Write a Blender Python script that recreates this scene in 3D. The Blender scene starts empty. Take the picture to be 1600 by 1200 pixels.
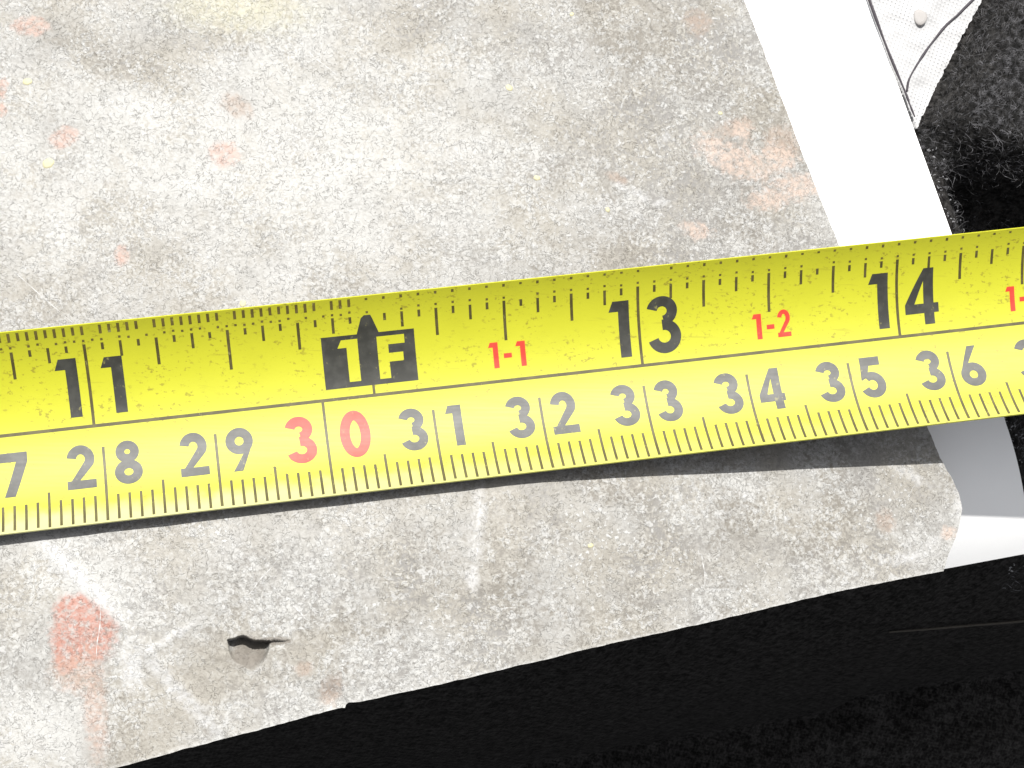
import bpy, math, random
import numpy as np
from mathutils import Matrix, Vector, noise

random.seed(7); rng = np.random.default_rng(7)
MM = 0.001                       # every length below is in millimetres; the scene itself is in metres
scene = bpy.context.scene
col = scene.collection

# ------------------------------------------------------------------ camera
cam_d = bpy.data.cameras.new('camera')
cam = bpy.data.objects.new('camera', cam_d); col.objects.link(cam)
cam_d.sensor_width = 36.0; cam_d.lens = 63.067
cam_d.clip_start = 0.01; cam_d.clip_end = 50.0
# camera 164 mm above the sheet, leaning a little away from the reader's side
ex = Vector((0.991094, -0.020672, -0.131548)).normalized()
ez = Vector((0.133163, 0.153859, 0.979079)).normalized()
ey = ez.cross(ex).normalized(); ex = ey.cross(ez)
cam.matrix_world = Matrix.Translation((0, 0, 164.18 * MM)) @ Matrix((ex, ey, ez)).to_4x4()
scene.camera = cam

# ------------------------------------------------------------------ sky, sun, exposure
SUN_EL, SUN_AZ = 62.0, 3.0       # azimuth clockwise from +Y
world = bpy.data.worlds.new('World'); scene.world = world; world.use_nodes = True
wt = world.node_tree; wt.nodes.clear()
wo = wt.nodes.new('ShaderNodeOutputWorld'); wb = wt.nodes.new('ShaderNodeBackground')
sky = wt.nodes.new('ShaderNodeTexSky'); sky.sky_type = 'NISHITA'; sky.sun_disc = False
sky.sun_elevation = math.radians(SUN_EL); sky.sun_rotation = math.radians(SUN_AZ)
sky.dust_density = 3.0
hs = wt.nodes.new('ShaderNodeHueSaturation'); hs.inputs['Saturation'].default_value = 0.15   # the camera is balanced for the shade
wt.links.new(sky.outputs[0], hs.inputs['Color']); wt.links.new(hs.outputs[0], wb.inputs[0]); wb.inputs[1].default_value = 0.084
wt.links.new(wb.outputs[0], wo.inputs[0])
sun_d = bpy.data.lights.new('sun', 'SUN'); sun_d.energy = 4.2; sun_d.angle = math.radians(0.53)
sun_d.color = (1.0, 0.975, 0.925)
sun = bpy.data.objects.new('sun', sun_d); col.objects.link(sun)
ce = math.cos(math.radians(SUN_EL))
sdir = Vector((ce * math.sin(math.radians(SUN_AZ)), ce * math.cos(math.radians(SUN_AZ)), math.sin(math.radians(SUN_EL))))
sun.rotation_euler = sdir.to_track_quat('Z', 'Y').to_euler(); sun.location = sdir * 0.5
vs = scene.view_settings
vs.view_transform = 'Standard'; vs.look = 'None'; vs.gamma = 1.0; vs.exposure = 0.98; vs.use_curve_mapping = False
scene.cycles.max_bounces = 8

# ------------------------------------------------------------------ node helpers
class Mat:
    def __init__(self, name):
        self.m = bpy.data.materials.new(name); self.m.use_nodes = True
        self.t = self.m.node_tree; self.t.nodes.clear()
        self.out = self.t.nodes.new('ShaderNodeOutputMaterial')
        self.b = self.t.nodes.new('ShaderNodeBsdfPrincipled')
        self.t.links.new(self.b.outputs[0], self.out.inputs[0])
    def n(self, typ, **kw):
        x = self.t.nodes.new('ShaderNode' + typ)
        for k, v in kw.items(): setattr(x, k, v)
        return x
    def put(self, sock, val):
        if hasattr(val, 'node') or isinstance(val, bpy.types.NodeSocket): self.t.links.new(val, sock)
        else:
            if isinstance(val, (tuple, list)) and len(val) == 3 and sock.type == 'RGBA': val = (*val, 1)
            sock.default_value = val
    def math(self, op, a, b=0.0, c=0.0, clamp=False):
        x = self.n('Math', operation=op); x.use_clamp = clamp
        self.put(x.inputs[0], a); self.put(x.inputs[1], b); self.put(x.inputs[2], c)
        return x.outputs[0]
    def coord(self, scale=1000.0, stretch=(1, 1, 1), rot=0.0):
        tc = self.n('TexCoord'); mp = self.n('Mapping')
        self.put(mp.inputs['Vector'], tc.outputs['Object'])
        mp.inputs['Rotation'].default_value = (0, 0, rot)
        mp.inputs['Scale'].default_value = tuple(scale * s for s in stretch)
        return mp.outputs[0]
    def noise(self, vec, scale, detail=4.0, rough=0.55, dist=0.0, col=False):
        x = self.n('TexNoise'); self.put(x.inputs['Vector'], vec); x.inputs['Scale'].default_value = scale
        x.inputs['Detail'].default_value = detail; x.inputs['Roughness'].default_value = rough
        x.inputs['Distortion'].default_value = dist
        return x.outputs['Color' if col else 'Fac']
    def ramp(self, v, lo, hi, a=0.0, b=1.0, smooth=True):
        x = self.n('MapRange'); x.interpolation_type = 'SMOOTHSTEP' if smooth else 'LINEAR'
        self.put(x.inputs[0], v); x.inputs[1].default_value = lo; x.inputs[2].default_value = hi
        x.inputs[3].default_value = a; x.inputs[4].default_value = b
        return x.outputs[0]
    def mix(self, f, a, b, blend='MIX'):
        x = self.n('Mix', data_type='RGBA', blend_type=blend)
        self.put(x.inputs[0], f); self.put(x.inputs[6], a); self.put(x.inputs[7], b)
        return x.outputs[2]
    def bump(self, h, dist, strength=1.0, prev=None):
        x = self.n('Bump'); x.inputs['Strength'].default_value = strength
        x.inputs['Distance'].default_value = dist; self.put(x.inputs['Height'], h)
        if prev is not None: self.put(x.inputs['Normal'], prev)
        return x.outputs[0]
    def set(self, **kw):
        names = dict(color='Base Color', rough='Roughness', metal='Metallic', spec='Specular IOR Level', normal='Normal',
                     coat='Coat Weight', coatr='Coat Roughness', sheen='Sheen Weight', sheenr='Sheen Roughness', sheenc='Sheen Tint')
        for k, v in kw.items(): self.put(self.b.inputs[names[k]], v)
        return self.m

def link_mesh(name, verts, faces, mat, parent=None, smooth=True, mats=None, face_mat=None):
    me = bpy.data.meshes.new(name)
    me.from_pydata([tuple(v) for v in (np.asarray(verts, float) * MM)], [], [tuple(f) for f in faces])
    for m in (mats or [mat]): me.materials.append(m)
    if face_mat is not None: me.polygons.foreach_set('material_index', np.asarray(face_mat, 'i'))
    if smooth: me.polygons.foreach_set('use_smooth', np.ones(len(me.polygons), bool))
    me.update()
    o = bpy.data.objects.new(name, me); col.objects.link(o); o.parent = parent
    return o
def tag(o, label=None, cat=None, group=None, kind=None):
    for k, v in (('label', label), ('category', cat), ('group', group), ('kind', kind)):
        if v: o[k] = v
    return o
def resample(pts, n, jitter=0.0):
    p = np.array(pts, float); d = np.r_[0, np.cumsum(np.linalg.norm(np.diff(p, axis=0), axis=1))]
    t = np.linspace(0, d[-1], n) if np.isscalar(n) else np.asarray(n) * d[-1]
    return np.stack([np.interp(t, d, p[:, k]) for k in range(p.shape[1])], 1)
def spline(pts, n):
    p = [np.array(a, float) for a in pts]; p = [2 * p[0] - p[1]] + p + [2 * p[-1] - p[-2]]; out = []
    for i in range(1, len(p) - 2):
        for t in np.linspace(0, 1, n, endpoint=False):
            a, b, c, d = p[i - 1:i + 3]
            out.append(.5 * (2 * b + (c - a) * t + (2 * a - 5 * b + 4 * c - d) * t * t + (3 * b - a - 3 * c + d) * t ** 3))
    out.append(p[-2]); return np.array(out)
def coons(bottom, right, top, left, tu=None, tv=None):
    """grid [rows][cols] of 2-D points; bottom/top run left to right, left/right run bottom to top"""
    nu, nv = len(bottom), len(left)
    u = (np.linspace(0, 1, nu) if tu is None else tu)[None, :, None]; v = (np.linspace(0, 1, nv) if tv is None else tv)[:, None, None]
    B, T, L, R = bottom[None], top[None], left[:, None], right[:, None]
    return (1 - v) * B + v * T + (1 - u) * L + u * R - ((1 - u) * (1 - v) * bottom[0] + u * (1 - v) * bottom[-1] + (1 - u) * v * top[0] + u * v * top[-1])
def slab(G, Z, thick, under=None):
    """closed slab from a grid of xy and its heights; returns verts, faces, number of top faces"""
    nv, nu = Z.shape
    top = np.dstack([G, Z]).reshape(-1, 3); bot = top.copy(); bot[:, 2] -= thick
    idx = np.arange(nv * nu).reshape(nv, nu)
    a, b, c, d = idx[:-1, :-1].ravel(), idx[:-1, 1:].ravel(), idx[1:, 1:].ravel(), idx[1:, :-1].ravel()
    f1 = np.stack([a, b, c, d], 1); off = nv * nu
    f2 = np.stack([d, c, b, a], 1) + off
    ring = np.r_[idx[0, :-1], idx[:-1, -1], idx[-1, :0:-1], idx[:0:-1, 0]]
    nx = np.roll(ring, -1)
    # separate rim vertices keep the edge crisp
    rv = np.vstack([top[ring], bot[ring]]); n = len(ring); o2 = 2 * off
    k = np.arange(n); kn = np.roll(k, -1)
    f3 = np.stack([o2 + k, o2 + n + k, o2 + n + kn, o2 + kn], 1)
    return np.vstack([top, bot, rv]), np.vstack([f1, f2, f3]), len(f1)
def tube(path, radii, seg=8):
    P = np.array(path, float); n = len(P); V = []; F = []
    T = np.gradient(P, axis=0); T /= np.linalg.norm(T, axis=1)[:, None]
    for i in range(n):
        a = np.cross(T[i], (0, 0, 1.0)); a /= np.linalg.norm(a) + 1e-9; b = np.cross(a, T[i])
        for k in range(seg):
            t = 2 * math.pi * k / seg; V.append(P[i] + radii[i] * (math.cos(t) * a + math.sin(t) * b))
    for i in range(n - 1):
        for k in range(seg):
            F.append((i * seg + k, i * seg + (k + 1) % seg, (i + 1) * seg + (k + 1) % seg, (i + 1) * seg + k))
    F.append(tuple(range(seg))[::-1]); F.append(tuple((n - 1) * seg + k for k in range(seg)))
    return V, F

# ------------------------------------------------------------------ heights of the stacked layers (mm)
AX = np.array([9.2172, 24.6529]); HD = 0.130452
E1 = np.array([math.cos(HD), math.sin(HD)]); E2 = np.array([-math.sin(HD), math.cos(HD)])
def uw(x, y): return (x - AX[0]) * E1[0] + (y - AX[1]) * E1[1], (x - AX[0]) * E2[0] + (y - AX[1]) * E2[1]
def smooth(a, b, x): t = np.clip((x - a) / (b - a), 0, 1); return t * t * (3 - 2 * t)
def slope_right(u, k): return 0.11 * k * np.logaddexp(0, (u - 14) / k)       # the sheet is bent down past a crease
def z_sheet(x, y):
    u, w = uw(x, y)
    return 2.2 * (1 - np.exp(-(np.maximum(0, -w) / 8.5) ** 2)) - slope_right(u, 1.6)
def z_paper(x, y):
    u, w = uw(x, y)
    return -slope_right(u, 3.0) - 0.75 - 0.0290 * np.maximum(0, -w - 3) ** 2 - 0.00010 * np.maximum(0, -w - 3) ** 3
PE = [(48.25,100.24),(59.57,67.56),(64.00,54.69),(67.94,43.22),(70.42,33.20),(73.20,24.53),(77.0,17.15),(80.7,11.9)]
def z_cloth(x, y):
    u, w = uw(x, y)
    d = np.maximum(0, -w - 3)
    fall = np.where(d < 18, 0.034 * d ** 2 + 0.0006 * d ** 3, 14.515 + 1.807 * (d - 18) + 0.09 * np.maximum(0, d - 18) ** 2)
    pe = np.array(PE); ex_ = np.interp(-y, -pe[:, 1], pe[:, 0])
    right = smooth(1.0, 6.0, x - ex_)
    gb = np.interp(y, [54.26,55.45,58.53,64.17,68.77,74.8,83.28], [64.62,65.1,66.8,69.8,72.58,76.21,81.18])
    hump = 5.0 * np.where(y > 54.26, smooth(-.3, 4.5, x - gb), right) * smooth(50.5, 54.0, y + 0.15 * (x - 70)) * (1 - 0.3 * smooth(66, 85, y))
    dip = -8.0 * right * smooth(51.5, 48.5, y + 0.15 * (x - 70))
    z = -slope_right(u, 3.0) - 1.6 - fall + hump + dip
    return np.maximum(z, -92.0)

# ================================================================== ground under everything
m = Mat('dark_floor'); c = m.coord(1.0)
m.set(color=m.mix(m.noise(c, 40, 5), (0.012, 0.011, 0.010), (0.022, 0.020, 0.018)), rough=0.9)
g = link_mesh('ground', [(-1500, -1500, -101), (1500, -1500, -101), (1500, 1500, -101), (-1500, 1500, -101)], [(0, 1, 2, 3)], m.m)
tag(g, kind='structure')

# ================================================================== black wool cloth
m = Mat('black_wool'); c = m.coord(1000)
wv1 = m.n('TexWave', wave_type='BANDS', bands_direction='DIAGONAL'); m.put(wv1.inputs[0], c)
wv1.inputs['Scale'].default_value = 0.42; wv1.inputs['Distortion'].default_value = 3.0; wv1.inputs['Detail'].default_value = 3; wv1.inputs['Detail Scale'].default_value = 2.0
fz = m.noise(c, 2.2, 5, 0.7); lump = m.noise(c, 0.5, 3)
sxw = m.n('SeparateXYZ'); m.put(sxw.inputs[0], m.coord(1000, rot=-.5))
tw = m.math('MULTIPLY', m.math('SINE', m.math('MULTIPLY', sxw.outputs[0], 2 * math.pi / .75)), m.math('SINE', m.math('MULTIPLY', sxw.outputs[1], 2 * math.pi / .6)))
tw = m.math('MULTIPLY', tw, .05)
colr = m.mix(m.ramp(m.math('ADD', m.math('MULTIPLY', fz, .5), m.math('MULTIPLY', m.noise(c, 1.0, 4, .65, .6), m.math('ADD', tw, .5))), 0.38, 0.66), (0.004, 0.0038, 0.0036), (0.045, 0.043, 0.042))
hgt = m.math('ADD', m.math('MULTIPLY', wv1.outputs['Fac'], 0.5), fz)
m.set(color=colr, rough=0.95, spec=0.1, normal=m.bump(fz, 0.0006, 0.9))
wool = m.m
xs = np.linspace(-75, 125, 260); ys = np.linspace(-70, 115, 250)
X, Y = np.meshgrid(xs, ys); Z = z_cloth(X, Y)
nz = np.array([noise.fractal((x * .16, y * .16, 3.1), 1.0, 2.0, 3) for x, y in zip(X.ravel(), Y.ravel())]).reshape(X.shape)
_, Wc = uw(X, Y)
nz2 = np.array([noise.noise((x * .05, y * .09, 7.7)) for x, y in zip(X.ravel(), Y.ravel())]).reshape(X.shape)
Z = Z + nz * np.where(Wc < -22, 1.4, 0.25) + 5.0 * (nz2 - .25) * smooth(-27, -40, Wc)
V, F, nt = slab(np.dstack([X, Y]), Z, 1.2)
cloth = tag(link_mesh('wool_cloth', V, F, wool), 'black fuzzy wool cloth lying under the white paper and the grey sheet', 'cloth')

def fibres(n, region, zf, length, width, lift, mat, name, seed, curl=0.6):
    r = np.random.default_rng(seed); V = []; F = []
    while len(F) < n * 3:
        x = r.uniform(region[0], region[1]); y = r.uniform(region[2], region[3])
        if not region[4](x, y): continue
        a = r.normal(0.7, 0.9); L = length * r.uniform(.5, 1.5); z0 = float(zf(x, y)) + r.uniform(0, .3)
        p = np.array([x, y]); b = len(V); k = r.normal(0, curl); wd = width * r.uniform(.6, 1.5)
        hh = lift * r.uniform(.1, 1.2)
        for i in range(4):
            t = i / 3; z = z0 + hh * math.sin(t * math.pi * .8)
            nrm = np.array([-math.sin(a), math.cos(a)]) * wd * (1 - .5 * t)
            V += [(p[0] + nrm[0], p[1] + nrm[1], z + wd * .5), (p[0] - nrm[0], p[1] - nrm[1], z - wd * .5)]
            p = p + np.array([math.cos(a), math.sin(a)]) * L / 3; a += k
        for i in range(3): F.append((b + 2 * i, b + 2 * i + 1, b + 2 * i + 3, b + 2 * i + 2))
    o = link_mesh(name, V, F, mat, cloth); tag(o, kind='stuff'); return o
mf = Mat('wool_fibre'); cf = mf.coord(1000)
mf.set(color=mf.mix(mf.ramp(mf.noise(cf, 1.5, 2), .4, .7), (0.014, 0.014, 0.014), (0.130, 0.129, 0.138)), rough=0.8, spec=0.15)
pe_ = np.array(PE)
def beside_paper(x, y):
    if x < np.interp(-y, -pe_[:, 1], pe_[:, 0]) + .25: return False
    if y > 54.5 and x < np.interp(y, [54.26,55.45,58.53,64.17,68.77,74.8,83.28], [64.62,65.1,66.8,69.8,72.58,76.21,81.18]) + .8: return False
    return True
fibres(15000, (62, 92, 50, 80, beside_paper), z_cloth, 1.3, .017, .5, mf.m, 'wool_fuzz', 3, .8)
fibres(500, (62, 92, 50, 80, beside_paper), lambda x, y: z_cloth(x, y) + .2, 2.4, .022, .7, mf.m, 'long_wool_fibres', 8, .5)
fibres(700, (66, 92, 36, 50, beside_paper), z_cloth, .9, .025, .3, mf.m, 'wool_fuzz', 9)
fibres(1100, (68, 95, 9, 36, beside_paper), z_cloth, 1.1, .035, .4, mf.m, 'wool_fuzz', 4)
ml = Mat('pale_fleck'); ml.set(color=(0.20, 0.20, 0.21), rough=0.8)
def near_edge(x, y):
    d = x - np.interp(-y, -pe_[:, 1], pe_[:, 0]); return .15 < d < 2.6 and random.random() < math.exp(-d / 1.1)
fibres(150, (64, 82, 10, 53, near_edge), lambda x, y: z_cloth(x, y) + .5, .22, .06, .15, ml.m, 'tweed_fleck', 5)
fl = [(64.62,54.26),(65.10,55.45),(66.80,58.53),(69.80,64.17),(72.58,68.77),(76.21,74.80)]

# ================================================================== white woven cloth with dark cord
m = Mat('white_weave'); c = m.coord(1000, rot=0.35)
sx = m.n('SeparateXYZ'); m.put(sx.inputs[0], c)
gx = m.math('SINE', m.math('MULTIPLY', sx.outputs[0], 2 * math.pi / .42)); gy = m.math('SINE', m.math('MULTIPLY', sx.outputs[1], 2 * math.pi / .42))
hole = m.math('MULTIPLY', m.ramp(gx, 0.2, 0.95), m.ramp(gy, 0.2, 0.95))
patch = m.ramp(m.noise(c, .25, 2), .42, .6)
hole = m.math('MULTIPLY', hole, m.math('ADD', m.math('MULTIPLY', patch, .45), .55))
m.set(color=m.mix(hole, (0.325, 0.325, 0.33), (0.16, 0.165, 0.17)), rough=0.85,
      normal=m.bump(m.math('SUBTRACT', m.math('MULTIPLY', m.math('ADD', gx, gy), .25), hole), 0.00008, 0.5))
wr = resample([(64.62,54.26),(65.10,55.45),(66.80,58.53),(69.80,64.17),(72.58,68.77),(76.21,74.80),(81.18,83.28)], 120)
wl = resample([(62.9,53.87),(61.95,54.81),(60.32,58.09),(58.76,63.30),(57.15,67.42),(54.88,72.75),(52.31,80.17)], 120)
wr = wr + np.stack([rng.normal(0, .05, 120), rng.normal(0, .05, 120)], 1)
t = np.linspace(0, 1, 60)[None, :, None]; G = wl[:, None] * (1 - t) + wr[:, None] * t
def z_woven(x, y): return np.maximum(z_paper(x, y) - .45, z_cloth(x, y) + .75)
Zw = z_woven(G[..., 0], G[..., 1])
pe2 = np.interp(-G[..., 1], -pe_[:, 1], pe_[:, 0])
Zw = np.where(G[..., 0] < pe2 + .3, z_paper(G[..., 0], G[..., 1]) - .45, Zw)
ripple = np.array([noise.fractal((x * .35, y * .35, 9), 1, 2, 2) for x, y in G.reshape(-1, 2)]).reshape(Zw.shape)
Zw = Zw + .35 * ripple * np.clip((G[..., 0] - pe2) / 1.5, 0, 1)
V, F, nt = slab(G, Zw, .22)
we = bpy.data.objects.new('woven_cloth', None); col.objects.link(we)
tag(we, 'white gauze cloth with dark cord, tucked between white paper and black wool', 'cloth')
link_mesh('gauze', V, F, m.m, we)
mc = Mat('dark_cord'); cc = mc.coord(1000); mc.set(color=mc.mix(mc.noise(cc, 3, 3), (.008, .006, .009), (.035, .027, .038)), rough=.7)
def cord(pts, r0, r1, lift):
    p = spline(pts, 10); n = len(p)
    zz = z_woven(p[:, 0], p[:, 1]) + lift
    r = np.linspace(r0, r1, n) * (1 + .2 * np.sin(np.linspace(0, 30, n)))
    V, F = tube(np.c_[p, zz], r, 8); return link_mesh('cord', V, F, mc.m, we)
cord([(57.5,73.94),(59.65,67.5),(61.47,62.3),(63.20,58.0),(63.70,56.6),(64.2,55.3)], .17, .09, .50)
cord([(63.60,58.1),(64.0,59.6),(65.38,61.85),(66.90,63.92),(68.43,65.72),(69.94,67.12),(71.70,68.90),(74.57,71.79),(79.33,77.27)], .10, .15, .08)
md = Mat('beige_dot'); cd = md.coord(1000); md.set(color=md.mix(md.noise(cd, 3, 3), (.235, .222, .214), (.265, .255, .25)), rough=.7)
V = [(65.35, 66.14, float(z_woven(65.35, 66.14)) + .42)]; F = []
for j, (rr, dz) in enumerate(((.40, .42), (.66, .41), (.74, .34), (.76, -.2))):
    for k in range(20):
        a = 2 * math.pi * k / 20; rk = rr * (1 + .05 * math.sin(3 * a + 1))
        V.append((65.35 + rk * math.cos(a), 66.14 + rk * 1.15 * math.sin(a), float(z_woven(65.35, 66.14)) + dz))
for k in range(20):
    F.append((0, 1 + k, 1 + (k + 1) % 20))
    for j in range(3):
        F.append((1 + j * 20 + k, 1 + (j + 1) * 20 + k, 1 + (j + 1) * 20 + (k + 1) % 20, 1 + j * 20 + (k + 1) % 20))
link_mesh('dot', V, F, md.m, we)

# ================================================================== white paper
m = Mat('white_paper'); c = m.coord(1000)
m.set(color=m.mix(m.noise(c, .35, 4), (0.82, 0.82, 0.825), (0.86, 0.86, 0.86)), rough=0.55, spec=.3,
      normal=m.bump(m.noise(c, 5, 3), 0.00002, .4))
pr = resample(PE[::-1], 120)
pb = resample([(20.0, 1.0), (57.9,7.85), (70.3,10.08), (79.4,11.75), (80.7,11.9)], 80)
pl = resample([(20.0, 1.0), (18, 100)], 120); pt = resample([(18, 100), (48.25, 100.24)], 80)
G = coons(pb, pr, pt, pl)
V, F, nt = slab(G, z_paper(G[..., 0], G[..., 1]), .28)
tag(link_mesh('paper', V, F, m.m), 'plain white paper strip sticking out from under the weathered grey sheet', 'paper')

# ================================================================== weathered grey sheet
BOT = [(-54.38,-19.16),(-38.28,-15.23),(-22.65,-11.30),(-13.00,-8.78),(-6.46,-7.02),(-0.93,-5.61),(4.66,-4.13),(6.55,-3.68),(6.85,-3.78),(7.00,-3.20),(8.05,-3.18),(16.06,-1.45),(21.87,-0.09),(25.40,0.66),(27.78,1.35),(36.32,3.12),(38.50,3.60),(46.41,5.37),(52.89,6.87),(59.51,8.15),(64.22,9.01)]
RT = [(64.22,9.01),(64.83,10.56),(65.57,11.99),(66.18,13.44),(66.54,15.01),(66.34,16.32),(65.63,18.06),(65.14,18.87),(64.54,20.00),(63.93,21.70),(63.11,23.93),(60.90,29.27),(58.10,35.42),(55.25,41.46),(51.99,49.79),(48.66,58.85),(46.00,66.02),(41.33,78.51),(34.19,97.86)]
TL = (-62.95, 89.12); NU, NV = 520, 420
def denser(n, lo, hi, k):
    x = np.linspace(0, 1, 4001); pdf = 1 + k * smooth(lo - .02, lo, x) * smooth(hi + .02, hi, x)
    cdf = np.r_[0, np.cumsum((pdf[1:] + pdf[:-1]) / 2)]; return np.interp(np.linspace(0, 1, n), cdf / cdf[-1], x)
TU, TV = denser(NU, .41, .49, 4.0), denser(NV, .05, .13, 4.0)
sb = resample(BOT, TU); sr = resample(RT, TV)
def jag(p, amp, f, seed):
    q = p.copy()
    for i in range(1, len(p) - 1):
        q[i] += amp * np.array([noise.noise((p[i][0] * f, p[i][1] * f, seed)) + .6 * noise.noise((p[i][0] * f * 3, p[i][1] * f * 3, seed + 4)) for seed in (seed, seed + 9)])
    return q
sb = jag(sb, .05, .8, 1.5); sr = jag(sr, .07, .9, 5.5)
G = coons(sb, sr, resample([TL, RT[-1]], TU), resample([BOT[0], TL], TV), TU, TV)
GX, GY = G[..., 0], G[..., 1]
ZS = z_sheet(GX, GY)
ZS = ZS + np.array([.10 * noise.fractal((x * .13, y * .13, 0), 1, 2, 3) + .018 * noise.fractal((x * .9, y * .9, 5), 1, 2, 3) for x, y in G.reshape(-1, 2)]).reshape(ZS.shape)
def ridge(a, b, h, wd):
    a, b = np.array(a), np.array(b); L = np.linalg.norm(b - a); d = (b - a) / L
    t = (GX - a[0]) * d[0] + (GY - a[1]) * d[1]; p = -(GX - a[0]) * d[1] + (GY - a[1]) * d[0]
    return h * np.exp(-(p / wd) ** 2) * smooth(-1, 1, t) * smooth(L + 1, L - 1, t)
ZS += ridge((18.9, 17), (18.2, 6), .12, .45) + ridge((-20, 10.5), (-3, -6), .12, .5) + ridge((-10.5, 1), (-6.6, 3.7), .08, .3)
# torn dent: a tongue pushed down below a ragged lip
tx, ty = GX + 1.0, GY - 2.35
lip = .38 * np.exp(-((tx + 1.3) / 1.0) ** 2) - .10 * np.exp(-((tx + .2) / .5) ** 2) + .04 * np.sin(tx * 4.3 + 1) - .1
reach = 2.75 * np.sqrt(np.clip(1 - ((tx + .75) / 1.85) ** 2, 0, 1)) + 1e-3
down = lip - ty
dep = np.where((down > 0), np.clip(1 - down / reach, 0, 1), 0) * np.clip(down / .10, 0, 1)
dep2 = np.where((down > 0) & (tx > 0), np.clip(1 - down / .7, 0, 1) * smooth(3.2, 1.2, tx) * .35, 0)
ZS -= 2.3 * np.maximum(dep, dep2)
# nick at the lower edge
ZS -= .5 * np.exp(-(((GX - 5.6) / 1.3) ** 2 + ((GY + 2.7) / 1.3) ** 2)) * (GX < 6.95)
V, F, nt = slab(G, ZS, .42)

m = Mat('weathered_sheet'); c = m.coord(1000)
N1 = m.noise(c, .055, 3, .6); N2 = m.noise(c, .22, 4, .6); N3 = m.noise(c, .95, 5, .68, .3); N4 = m.noise(c, 3.0, 3, .6, .5)
N5 = m.noise(c, 2.5, 3, .6, .2)
BR = m.ramp(m.noise(c, 1.8, 4, .7), .34, .62)                       # broken coverage of stains
def attr(name): return m.n('Attribute', attribute_name=name).outputs['Fac']
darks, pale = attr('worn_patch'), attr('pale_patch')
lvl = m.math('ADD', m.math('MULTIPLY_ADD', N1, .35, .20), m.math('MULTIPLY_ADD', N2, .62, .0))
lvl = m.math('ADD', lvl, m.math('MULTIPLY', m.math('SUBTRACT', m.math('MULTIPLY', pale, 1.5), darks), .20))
grain = m.math('ADD', m.math('MULTIPLY', N3, .6), m.math('MULTIPLY', N4, .5))
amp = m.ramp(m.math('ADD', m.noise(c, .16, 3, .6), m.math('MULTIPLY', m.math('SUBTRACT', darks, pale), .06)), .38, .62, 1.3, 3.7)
worn_sheen = m.ramp(m.math('ADD', lvl, m.math('MULTIPLY', m.math('SUBTRACT', grain, .55), amp)), .10, 1.22)
tone = m.noise(c, .09, 3, .5)
darkc = m.mix(m.ramp(tone, .4, .6), (0.122, 0.112, 0.096), (0.138, 0.133, 0.126))
midc = m.mix(m.ramp(m.noise(c, .13, 2), .35, .65), (0.198, 0.186, 0.163), (0.211, 0.207, 0.198))
base = m.mix(m.ramp(worn_sheen, .0, .5), darkc, midc)
base = m.mix(m.ramp(worn_sheen, .40, 1.0), base, (0.298, 0.296, 0.287))
# white chips of coating
chip = m.math('MULTIPLY', m.ramp(N5, .57, .63), m.ramp(m.math('ADD', N2, m.math('MULTIPLY', darks, .12)), .46, .62))
base = m.mix(m.math('MULTIPLY', chip, .85), base, (0.335, 0.335, 0.330))
lace = m.math('MULTIPLY', m.ramp(m.noise(c, 1.25, 6, .72, .25), .545, .585), m.ramp(amp, 1.8, 3.6, .15, .75))
base = m.mix(lace, base, (0.305, 0.304, 0.299))
# fine dark pores and hairlines
pore = m.math('ABSOLUTE', m.math('SUBTRACT', m.noise(c, 1.5, 3, .6, .8), .5))
pore = m.math('MULTIPLY', m.ramp(pore, .022, .0), m.ramp(N3, .42, .58))
base = m.mix(m.math('MULTIPLY', pore, .42), base, (0.075, 0.065, 0.055))
fleck = m.ramp(m.noise(c, 2.3, 2, .5), .30, .25)
base = m.mix(m.math('MULTIPLY', fleck, .5), base, (0.085, 0.075, 0.065))
# stains: each kind has a field stored on the sheet (1 at a spot's heart, 0 at its outline); noise makes the outline ragged
RAG = m.math('MULTIPLY', m.math('SUBTRACT', m.noise(c, 1.3, 4, .65), .5), 1.5)
def stain(name, colour, soft, brk, amt, rag=1.0):
    global base
    k = m.ramp(m.math('MULTIPLY_ADD', RAG, rag, attr(name)), -soft, soft, 0, amt)
    k = m.math('MULTIPLY', k, m.math('MULTIPLY_ADD', BR, brk, 1 - brk))
    base = m.mix(k, base, colour)
stain('yellow_tint', (0.30, 0.285, 0.185), .8, .5, .5)
stain('pink_stain', (0.30, 0.195, 0.160), .3, .75, .75)
stain('brown_stain', (0.215, 0.162, 0.128), .4, .6, .65)
stain('peach_stain', (0.325, 0.255, 0.215), .5, .85, .85, 1.7)
stain('red_stain', (0.265, 0.122, 0.092), .22, .8, .9, .55)
stain('rust_run', (0.27, 0.18, 0.14), .5, .8, .6)
stain('white_rub', (0.34, 0.34, 0.342), .7, .75, .75, 1.4)
stain('bare_core', (0.125, 0.112, 0.098), .2, .3, .85, .5)
at_ = m.n('Attribute', attribute_name='rim')
rim = m.math('MULTIPLY', m.ramp(m.math('ADD', at_.outputs['Fac'], m.math('MULTIPLY', N3, 1.3)), 1.05, .50), m.math('MULTIPLY_ADD', BR, .7, .3))
base = m.mix(m.math('MULTIPLY', rim, .7), base, (0.345, 0.345, 0.34))
hgt = m.math('ADD', m.math('MULTIPLY', N3, .6), m.math('ADD', m.math('MULTIPLY', N4, .35), m.math('MULTIPLY', chip, .25)))
hgt = m.math('SUBTRACT', m.math('ADD', hgt, m.math('MULTIPLY', lace, .2)), m.math('MULTIPLY', pore, .35))
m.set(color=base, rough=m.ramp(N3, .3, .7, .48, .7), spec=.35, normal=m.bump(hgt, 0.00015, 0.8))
sheet_top = m.m
m = Mat('sheet_edge'); c = m.coord(1000)
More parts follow.
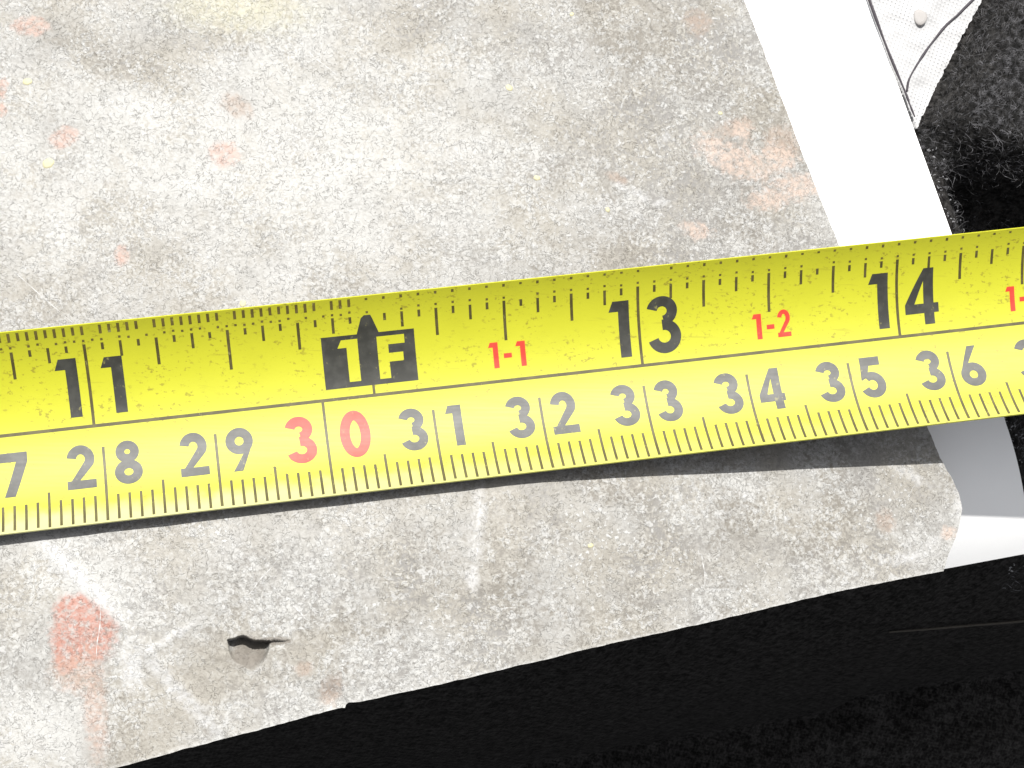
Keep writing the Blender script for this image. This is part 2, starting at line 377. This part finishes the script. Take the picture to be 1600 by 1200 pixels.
m.set(color=m.mix(m.noise(c, 1.3, 4), (0.07, 0.042, 0.028), (0.17, 0.12, 0.085)), rough=.85, normal=m.bump(m.noise(c, 4, 3), .00008, .8))
fm = np.ones(len(F), int); fm[:nt] = 0
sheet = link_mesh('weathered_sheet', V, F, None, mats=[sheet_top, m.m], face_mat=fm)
rimv = np.full(len(V), 9.0)
dist = np.linalg.norm(G - sb[None], axis=2); dist = np.minimum(dist, np.linalg.norm(G - sr[:, None], axis=2) + .3)
rimv[:NU * NV] = dist.ravel()
a_ = sheet.data.attributes.new('rim', 'FLOAT', 'POINT'); a_.data.foreach_set('value', rimv.astype('f'))
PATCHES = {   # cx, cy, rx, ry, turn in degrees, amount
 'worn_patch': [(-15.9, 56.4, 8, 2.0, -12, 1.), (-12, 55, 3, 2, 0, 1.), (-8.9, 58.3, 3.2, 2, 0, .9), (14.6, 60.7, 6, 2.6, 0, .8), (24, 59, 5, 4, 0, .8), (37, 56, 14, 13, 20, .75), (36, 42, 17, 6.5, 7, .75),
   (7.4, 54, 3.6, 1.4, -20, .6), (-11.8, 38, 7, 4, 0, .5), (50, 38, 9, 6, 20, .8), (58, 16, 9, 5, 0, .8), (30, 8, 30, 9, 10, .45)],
 'pale_patch': [(-1, 46, 22, 12, 8, .9), (-19.6, -6, 7, 3.4, 15, .8), (-20, 42, 9, 6, 0, .7), (12, 40, 18, 5, 8, .6), (-18, 9, 8, 3, -40, .7)]}  # pale mottling plus the sheen's brightness at upper left, painted as colour
FIELDS = {    # cx, cy, rx, ry, turn in degrees
 'yellow_tint': [(-3.9, 61.6, 6, 2.2, 0), ],
 'pink_stain': [(-5.1, 47.2, 1.35, 1.2, 0), (-19.7, 48.2, 1.25, .95, 30), (-23.1, 58.8, 1.6, .9, 0), (-25.5, 52.8, .6, .9, 0), (-25.5, 50.6, .6, .7, 0), (-14.1, 37.2, .7, .9, 0)],
 'brown_stain': [(-4.0, 51.9, 1.45, 1.0, -30), (41, 63.2, 1.3, 1.25, -30), (32.5, 46.6, 1.1, .5, -15), (44.6, 52.6, 1.9, .9, 20), (49.6, 51.4, 1.9, 1.6, 0), (58.4, 13.7, .9, 1.1, 20), (5.6, -2.1, 1.0, 1.4, -20), (3.2, -.3, .8, .6, 0)],
 'peach_stain': [(44.7, 49.3, 3.9, 1.6, -22), (49.1, 49.8, 1.6, 1.3, 0), (45.6, 52.4, .9, .9, 0), (51, 47, 2.4, 1.2, 0), (40.4, 41.9, 1.5, .8, -10), (65.0, 12.7, .8, .6, 0), (48, 45.5, 2, 1.0, 10)],
 'red_stain': [(-16.0, 2.9, 2.8, 2.7, -30), (-16.9, 4.7, 1.8, 1.6, 0), (-17.4, 1.6, 1.3, 2.2, 0)],
 'bare_core': [(-1.7, 1.2, 1.35, 1.5, 20), (.6, 2.2, 1.3, .35, 0)],
 'rust_run': [(-14.9, -3.2, .95, 4.6, 6), (-16.5, -.5, 2.0, 1.6, 0)],
 'white_rub': [(-11.9, .2, .9, 2.3, 10), (-17.0, 8.0, 6.0, .6, -44), (-7.4, -2.6, 5.6, .6, -46), (-8.7, 2.4, 2.7, .32, 33), (18.6, 13.0, .62, 3.4, -4), (18.2, 7.8, .6, 1.2, 0), (32.7, 45.8, .6, .4, -30), (34.8, 45.1, 1.1, .4, -25),
   (36.9, 44.4, .6, .42, 20), (61.2, 18.2, 1.7, .5, -28), (66.2, 15.4, .5, 1.9, 0), (60.9, 10.3, 2.4, .5, 10), (63, 11.3, 1.1, .6, 40), (37.5, 51.1, .5, .5, 0), (57, 34.5, .6, .4, 10)]}
def ell(cx, cy, rx, ry, rot):
    a = math.radians(rot); dx, dy = GX - cx, GY - cy
    return np.sqrt(((dx * math.cos(a) + dy * math.sin(a)) / rx) ** 2 + ((-dx * math.sin(a) + dy * math.cos(a)) / ry) ** 2)
def store(name, arr, fill):
    v = np.full(len(V), fill, 'f'); v[:NU * NV] = arr.ravel()
    sheet.data.attributes.new(name, 'FLOAT', 'POINT').data.foreach_set('value', v)
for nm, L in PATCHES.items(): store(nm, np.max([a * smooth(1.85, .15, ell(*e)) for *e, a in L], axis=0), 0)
for nm, L in FIELDS.items(): store(nm, np.maximum(-3, np.max([1 - ell(*e) for e in L], axis=0)), -3)
tag(sheet, 'weathered mottled grey sheet with orange stains, chips and a small tear', 'sheet')

def sheet_z(x, y):
    d = (GX - x) ** 2 + (GY - y) ** 2; return float(ZS.ravel()[int(np.argmin(d))])
# dried drops of yellow paint
mp_ = Mat('yellow_paint_drop'); cp = mp_.coord(1000); mp_.set(color=mp_.mix(mp_.noise(cp, 2, 3), (.31, .285, .16), (.36, .34, .235)), rough=.6)
for i, (x, y, r) in enumerate(((-21, 45.7, .56), (-23.2, 53.4, .43), (24.5, 46.1, .33), (21.8, 54.9, .38), (31.5, 43.4, .27), (-3, 33.0, .36), (28.1, 62.9, .24), (29.1, 10.9, .28), (43.2, 54, .24))):
    z = sheet_z(x, y); Vd = [(x, y, z + .055)]; Fd = []
    for rr, dz in ((.55, .05), (.85, .035), (1.0, -.03)):
        for k in range(14):
            a = 2 * math.pi * k / 14; q = r * rr * (1 + .12 * math.sin(2 * a + i) + .08 * math.sin(5 * a + 2 * i)); Vd.append((x + q * math.cos(a), y + q * .92 * math.sin(a), z + dz))
    for k in range(14):
        n1 = (k + 1) % 14; Fd.append((0, 1 + k, 1 + n1))
        for j in range(2): Fd.append((1 + j * 14 + k, 15 + j * 14 + k, 15 + j * 14 + n1, 1 + j * 14 + n1))
    link_mesh('paint_drop', Vd, Fd, mp_.m, sheet)
# hairline scratches, each a fine raised burr
ms = Mat('scratch_burr'); ms.set(color=(.33, .33, .328), rough=.6)
for x0, y0, x1, y1, wd in ((-3.6, 46.2, -4.4, 41.2, .045), (2.0, 58, 5.6, 55.0, .05), (-25, 36.5, -17.5, 30.2, .04), (39.8, 11, 40.1, 7.0, .045), (0.6, 9.4, -2.2, 5.8, .04), (1.8, 5.6, 3.4, 4.0, .05), (7, 31.0, 13, 32.2, .035), (-14.6, 5.6, -14.9, .6, .05), (20.5, 5.0, 22.3, 5.3, .04), (60.6, 15.9, 61.8, 17.4, .035)):
    n = 24; Vd = []; Fd = []
    for i in range(n + 1):
        t = i / n; x = x0 + (x1 - x0) * t + .05 * math.sin(9 * t + x0); y = y0 + (y1 - y0) * t + .05 * math.sin(7 * t + y0)
        L = math.hypot(x1 - x0, y1 - y0); nx, ny = -(y1 - y0) / L, (x1 - x0) / L; ww = wd * (.3 + .7 * math.sin(math.pi * t)) * (.7 + .5 * math.sin(31 * t)); z = sheet_z(x, y)
        Vd += [(x + nx * ww, y + ny * ww, z + .004), (x, y, z + .02), (x - nx * ww, y - ny * ww, z + .004)]
        if i: b = 3 * i; Fd += [(b - 3, b, b + 1, b - 2), (b - 2, b + 1, b + 2, b - 1)]
    link_mesh('scratch', Vd, Fd, ms.m, sheet)

# ================================================================== measuring tape
TR, TROLL, THW = 13.518, 0.06, 9.6
def tape_pt(s, v, lift=0.0):
    u = s - 304.8
    z = 0.42 + 0.00013 * max(0.0, s - 290) ** 2
    t = (TR - lift) * math.sin(v / TR); n = TR - (TR - lift) * math.cos(v / TR)
    a = t * math.cos(TROLL) - n * math.sin(TROLL); e = t * math.sin(TROLL) + n * math.cos(TROLL)
    return (AX[0] + u * E1[0] + a * E2[0], AX[1] + u * E1[1] + a * E2[1], z + e)
tape = bpy.data.objects.new('tape_measure', None); col.objects.link(tape)
tag(tape, 'yellow steel measuring tape with black and red numerals lying across the grey sheet', 'tape measure')
S0, S1 = 238.0, 404.0
def tape_coord(m, st=(1, 1, 1)): return m.coord(1000, st, -HD)
def speck(m, c):
    cs = tape_coord(m, (.75, 1.15, 1)); a = m.noise(cs, 2.3, 4, .68); b = m.noise(c, .28, 2)
    s1 = m.math('MULTIPLY', m.ramp(a, .575, .63), m.ramp(b, .36, .58))
    cs2 = tape_coord(m, (.06, 1.0, 1)); s2 = m.math('MULTIPLY', m.ramp(m.noise(cs2, 3.2, 2), .66, .74), .35)
    return m.math('MAXIMUM', s1, s2)
def yellow_colour(m, c):
    y = m.mix(m.noise(c, .3, 3), (0.312, 0.312, 0.006), (0.355, 0.355, 0.010))
    y = m.mix(m.math('MULTIPLY', speck(m, c), .6), y, (0.13, 0.095, 0.006))
    sx = m.n('SeparateXYZ'); m.put(sx.inputs[0], tape_coord(m))         # near-white sheen along the metric edge, painted into the yellow
    worn_sheen = m.math('ADD', sx.outputs[1], m.math('MULTIPLY', m.math('SUBTRACT', m.noise(c, .5, 4), .5), 2.0))
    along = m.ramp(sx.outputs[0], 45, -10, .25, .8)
    return m.mix(m.math('MULTIPLY', m.ramp(worn_sheen, 16.6, 14.7), along), y, (0.335, 0.325, 0.19))
def tape_gloss(m, c):
    sc = m.noise(tape_coord(m, (.04, 1.6, 1)), 4, 3)
    m.set(rough=m.ramp(sc, .3, .7, .54, .57), spec=.54, normal=m.bump(m.noise(c, 1.4, 3), .000008, .5))
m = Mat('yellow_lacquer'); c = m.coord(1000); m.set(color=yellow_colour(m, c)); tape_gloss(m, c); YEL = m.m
def ink(name, colour, wear):
    m = Mat(name); c = m.coord(1000)
    wn = m.math('ADD', m.math('MULTIPLY', m.noise(c, 1.3, 4, .65), .7), m.math('MULTIPLY', m.noise(tape_coord(m, (1, .3, 1)), 5, 2), .3))
    k = m.ramp(wn, .60, .68, 0, wear)
    k2 = m.ramp(m.noise(c, .8, 3), .35, .7)
    m.set(color=m.mix(k, m.mix(k2, colour, tuple(min(1, x * 1.5 + .008) for x in colour)), (0.20, 0.185, 0.06))); tape_gloss(m, c); return m.m
BLK = ink('black_ink', (0.013, 0.013, 0.010), .5); LIN = ink('line_ink', (0.036, 0.028, 0.001), .5); SHEEN_BLK = ink('sheen_black_ink', (0.026, 0.026, 0.024), .5); RED = ink('red_ink', (0.42, 0.016, 0.005), .25)  # centimetre numerals: black ink lightened, the sheen's grey painted into it
DOTI = ink('faded_ink', (0.06, 0.045, 0.003), .9)
mb = Mat('steel_back'); cb = mb.coord(1000); mb.set(color=mb.mix(mb.noise(cb, .5, 3), (.05, .03, .018), (.08, .05, .028)), rough=.45)
# blade
ns, nv = 220, 44; V = []; F = []
ss = np.linspace(S0, S1, ns + 1); vv = np.linspace(-THW, THW, nv + 1)
for lift in (0.0, -.14):
    for s in ss:
        for v in vv: V.append(tape_pt(s, v, lift))
W = nv + 1; OFF = (ns + 1) * W; fm = []
for i in range(ns):
    for j in range(nv):
        a = i * W + j; F.append((a, a + W, a + W + 1, a + 1)); fm.append(0)
        F.append((OFF + a, OFF + a + 1, OFF + a + W + 1, OFF + a + W)); fm.append(1)
    for j in (0, nv):
        a = i * W + j; q = (a, OFF + a, OFF + a + W, a + W); F.append(q if j == 0 else q[::-1]); fm.append(0)
for i in (0, ns):
    for j in range(nv):
        a = i * W + j; q = (a, a + 1, OFF + a + 1, OFF + a); F.append(q if i == 0 else q[::-1]); fm.append(1)
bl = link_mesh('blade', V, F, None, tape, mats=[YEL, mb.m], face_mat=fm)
try:
    bl.data.set_sharp_from_angle(angle=math.radians(50))
except Exception: pass

class Print:
    """flat printing that follows the blade; shapes given in (s, v) millimetres"""
    def __init__(self, lift=.012): self.V = []; self.F = []; self.l = lift
    def grid(self, P):                       # P[i][j] -> (s, v)
        b = len(self.V); n, k = len(P), len(P[0])
        for r in P:
            for s, v in r: self.V.append(tape_pt(s, v, self.l))
        for i in range(n - 1):
            for j in range(k - 1):
                a = b + i * k + j; self.F.append((a, a + k, a + k + 1, a + 1))
        self.l += .0012
    def quad(self, a, b, c, d):              # corners in order
        a, b, c, d = map(np.array, (a, b, c, d))
        nu = max(1, int(max(np.linalg.norm(b - a), np.linalg.norm(c - d)) / .35)); nw = max(1, int(max(np.linalg.norm(d - a), np.linalg.norm(c - b)) / .35))
        self.grid([[tuple((1 - i / nu) * ((1 - j / nw) * a + j / nw * d) + i / nu * ((1 - j / nw) * b + j / nw * c)) for j in range(nw + 1)] for i in range(nu + 1)])
    def rect(self, s0, v0, s1, v1): self.quad((s0, v0), (s1, v0), (s1, v1), (s0, v1))
    def stroke(self, pts, w, closed=False):
        P = np.array(pts, float)
        T = np.gradient(P, axis=0)
        if closed: T[0] = T[-1] = P[1] - P[-2]
        T /= np.linalg.norm(T, axis=1)[:, None]; Nn = np.c_[-T[:, 1], T[:, 0]]
        self.grid([[tuple(P[i] + Nn[i] * w * k) for k in (-.5, -.17, .17, .5)] for i in range(len(P))])
    def build(self, name, mat): 
        o = link_mesh(name, self.V, self.F, mat, tape)
        # make every face look out of the blade
        return o
def arc(cx, cy, rx, ry, a0, a1, n=22):
    return [(cx + rx * math.cos(math.radians(a)), cy + ry * math.sin(math.radians(a))) for a in np.linspace(a0, a1, n)]
def glyph(pr, ch, s, v, h, w, t):
    """draw a bold geometric digit in a box w x h at (s, v); t is the stroke in mm"""
    T = t / h; X = lambda x: s + x * w; Yv = lambda y: v + y * h
    tx, ty = t / w, t / h
    def st(pts, k=1.0, closed=False): pr.stroke([(X(x), Yv(y)) for x, y in pts], t * k, closed)
    def qd(*p): pr.quad(*[(X(x), Yv(y)) for x, y in p])
    if ch == '0': st(arc(.5, .5, .5 - tx / 2, .5 - ty / 2, 0, 360, 44), 1, True)
    elif ch == '1':
        qd((1 - t / w * 1.02, 0), (1, 0), (1, 1), (1 - t / w * 1.02, 1))
        qd((0, .81), (1 - t / w * 1.02, .81), (1 - t / w * 1.02, 1), (.20, 1))
    elif ch == '2':
        A = arc(.5, .69, .48 - tx / 2, .31 - ty / 2, 172, -32, 26)
        st(A)
        (x0, y0), (x1, y1) = A[-2], A[-1]; dx, dy = (x1 - x0) * w, (y1 - y0) * h; L = math.hypot(dx, dy); nx, ny = -dy / L * t / 2 / w, dx / L * t / 2 / h
        qd((0, ty * .35), (tx * 1.35, ty * 1.0), (x1 - nx, y1 - ny) if nx < 0 else (x1 + nx, y1 + ny), (x1 + nx, y1 + ny) if nx < 0 else (x1 - nx, y1 - ny))
        qd((0, 0), (1, 0), (1, ty), (0, ty))
    elif ch == '3':
        st(arc(.46, .735, .46 - tx / 2, .265 - ty / 2, 168, -82, 26)); st(arc(.5, .292, .5 - tx / 2, .292 - ty / 2, 98, -166, 28))
    elif ch == '4':
        qd((0, .20), (1.0, .20), (1.0, .20 + ty * .92), (0, .20 + ty * .92))
        qd((.56, 0), (.56 + tx, 0), (.56 + tx, 1), (.56, 1))
        qd((0, .20 + ty * .92), (tx * .95, .20 + ty * .92), (.62, .86), (.56, 1))
    elif ch == '5':
        qd((.12, 1 - ty), (.90, 1 - ty), (.90, 1), (.12, 1)); qd((.06, .45), (.06 + tx * .75, .52), (.12 + tx, 1 - ty), (.12, 1 - ty))
        st(arc(.47, .325, .52 - tx / 2, .325 - ty / 2, 128, -158, 30))
    elif ch in '69':
        f = (lambda p: [(1 - x, 1 - y) for x, y in p]) if ch == '9' else (lambda p: p)
        st(f(arc(.5, .30, .5 - tx / 2, .30 - ty / 2, 0, 360, 40)), 1, True)
        qd(*f([(.02, .36), (.30, .50), (.80, 1.0), (.46, 1.0)]))
    elif ch == '7':
        qd((0, 1 - ty), (1, 1 - ty), (1, 1), (0, 1)); qd((.14, 0), (.14 + tx * 1.12, 0), (1, 1 - ty), (1 - tx * 1.2, 1 - ty))
    elif ch == '8':
        st(arc(.5, .748, .43 - tx / 2, .252 - ty / 2, 0, 360, 36), .94, True); st(arc(.5, .285, .5 - tx / 2, .285 - ty / 2, 0, 360, 40), 1, True)
    elif ch == '-': qd((0, .36), (1, .36), (1, .54), (0, .54))
    elif ch == 'F':
        qd((0, 0), (tx, 0), (tx, 1), (0, 1)); qd((tx, 1 - ty * .82), (1, 1 - ty * .82), (1, 1), (tx, 1)); qd((tx, .38), (.92, .38), (.92, .38 + ty * .8), (tx, .38 + ty * .8))
# centre line
p = Print(.008); p.rect(S0 + .3, -.15, S1 - .3, .15); p.build('centre_line', LIN)
IN = 25.4
# inch numerals
for n in range(10, 16):
    if n == 12: continue
    s = n * IN; p = Print(.016); a, b = str(n)
    glyph(p, a, s - 2.85, .95, 5.42, 1.95 if a == '1' else 3.2, 1.02)
    if b == '1': glyph(p, b, s + 1.17, .95, 5.2, 1.95, 1.02)
    else: glyph(p, b, s + .78, .92, 5.5, 3.35 if b == '4' else 3.22, 1.0)
    p.build('inch_numeral', BLK)
# centimetre numerals
for n in range(24, 41):
    s = n * 10.0; p = Print(.016); a, b = str(n)
    if n % 10 == 0:
        glyph(p, a, s - 3.75, -5.72, 4.52, 2.75, .92); glyph(p, b, s + 1.2, -5.74, 4.54, 2.8, .92); mat = RED
    else:
        glyph(p, a, s - 3.34, -5.74, 4.14, 2.55, .84)
        if b == '1': glyph(p, b, s + 1.05, -5.74, 4.0, 1.5, .82)
        else: glyph(p, b, s + .84, -5.78, 4.16, 2.48, .84)
        mat = SHEEN_BLK
    p.build('centimetre_numeral', mat)
# red foot-and-inch numerals
for n, sc in ((1, 317.5), (2, 342.9), (3, 368.3)):
    p = Print(.016)
    glyph(p, '1', sc - 1.75, 1.25, 2.42, .92, .48); glyph(p, '-', sc - .33, 1.25, 2.4, .75, .4)
    if n == 1: glyph(p, '1', sc + .82, 1.2, 2.35, .92, .48)
    else: glyph(p, str(n), sc + .72, 1.25, 2.6, 1.3, .42)
    p.build('foot_inch_numeral', RED)
# one-foot marker: dark plate with an arrow and yellow 1 F
p = Print(.014); p.rect(300.42, .95, 309.0, 5.82)
p.quad((303.72, 5.82), (305.75, 5.82), (305.2, 7.35), (304.2, 7.35)); p.quad((304.2, 7.35), (305.2, 7.35), (305.08, 7.62), (304.5, 7.62))
fmk = p.build('foot_marker', BLK)
for ch, a in (('1', (301.85, 1.45, 3.95, 1.88, 1.03)), ('F', (305.5, 1.42, 3.98, 2.55, 1.02))):
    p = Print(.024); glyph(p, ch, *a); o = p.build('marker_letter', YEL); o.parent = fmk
p = Print(.012); p.rect(304.68, .13, 304.92, .94); p.build('inch_line', LIN)
# inch graduations
pl_, pf = Print(.012), Print(.012)
for k in range(int(S0 / (IN / 32)) + 1, int(S1 / (IN / 32))):
    s = k * IN / 32; fine = s < 304.0
    if k % 2 == 0:
        end = 6.93
        if k % 4 == 0: end = 6.12
        if k % 8 == 0: end = 4.95
        if k % 16 == 0: end = 3.76
        if k % 32 == 0: end = 0.13
        if k == 384: end = None
        if k == 386 or k == 382: pass
        wd = .135 if k % 8 == 0 else .125
        if end is not None:
            if 300.4 < s < 309 and end < 5.9: end = 5.85
            # the line breaks where a numeral covers it
            pl_.l = .012; pl_.rect(s - wd, end, s + wd, 7.60 + random.uniform(-.08, .05))
    if random.random() < .93:
        j = random.uniform(-.06, .06); pf.l = .012
        if fine: pf.rect(s - .13, 8.55 + j, s + .13, 9.42)
        elif k % 2 == 0: pf.rect(s - .12, 9.12 + j, s + .12, 9.38)
    if (fine or k % 2 == 0) and random.random() < .85:
        pf.l = .012; j = random.uniform(-.08, .08); pf.rect(s - .11, 7.86 + j, s + .11, 8.08 + j)
pl_.build('inch_graduations', LIN); pf.build('fine_graduations', DOTI)
# millimetre graduations
pm = Print(.012)
for k in range(int(S0) + 1, int(S1)):
    top = -6.65; wd = .118
    if k % 5 == 0: top = -5.72
    if k % 10 == 0: top = -.13 if k % 100 == 0 else -1.95; wd = .128
    pm.l = .012; pm.rect(k - wd, -9.38 + random.uniform(-.06, .06), k + wd, top + random.uniform(-.05, .05))
pm.build('millimetre_graduations', LIN)

# ================================================================== loose thread on the cloth below the sheet
mt = Mat('pale_thread'); mt.set(color=(0.030, 0.025, 0.019), rough=.7)
p = spline([(71.5, 3.9), (76.5, 4.25), (82, 4.7), (92, 5.4), (100, 6.2)], 8)
V, F = tube(np.c_[p, z_cloth(p[:, 0], p[:, 1]) + 1.6], np.linspace(.12, .2, len(p)), 6)
tag(link_mesh('loose_thread', V, F, mt.m), 'thin pale thread stuck on the black cloth beside the paper', 'thread')
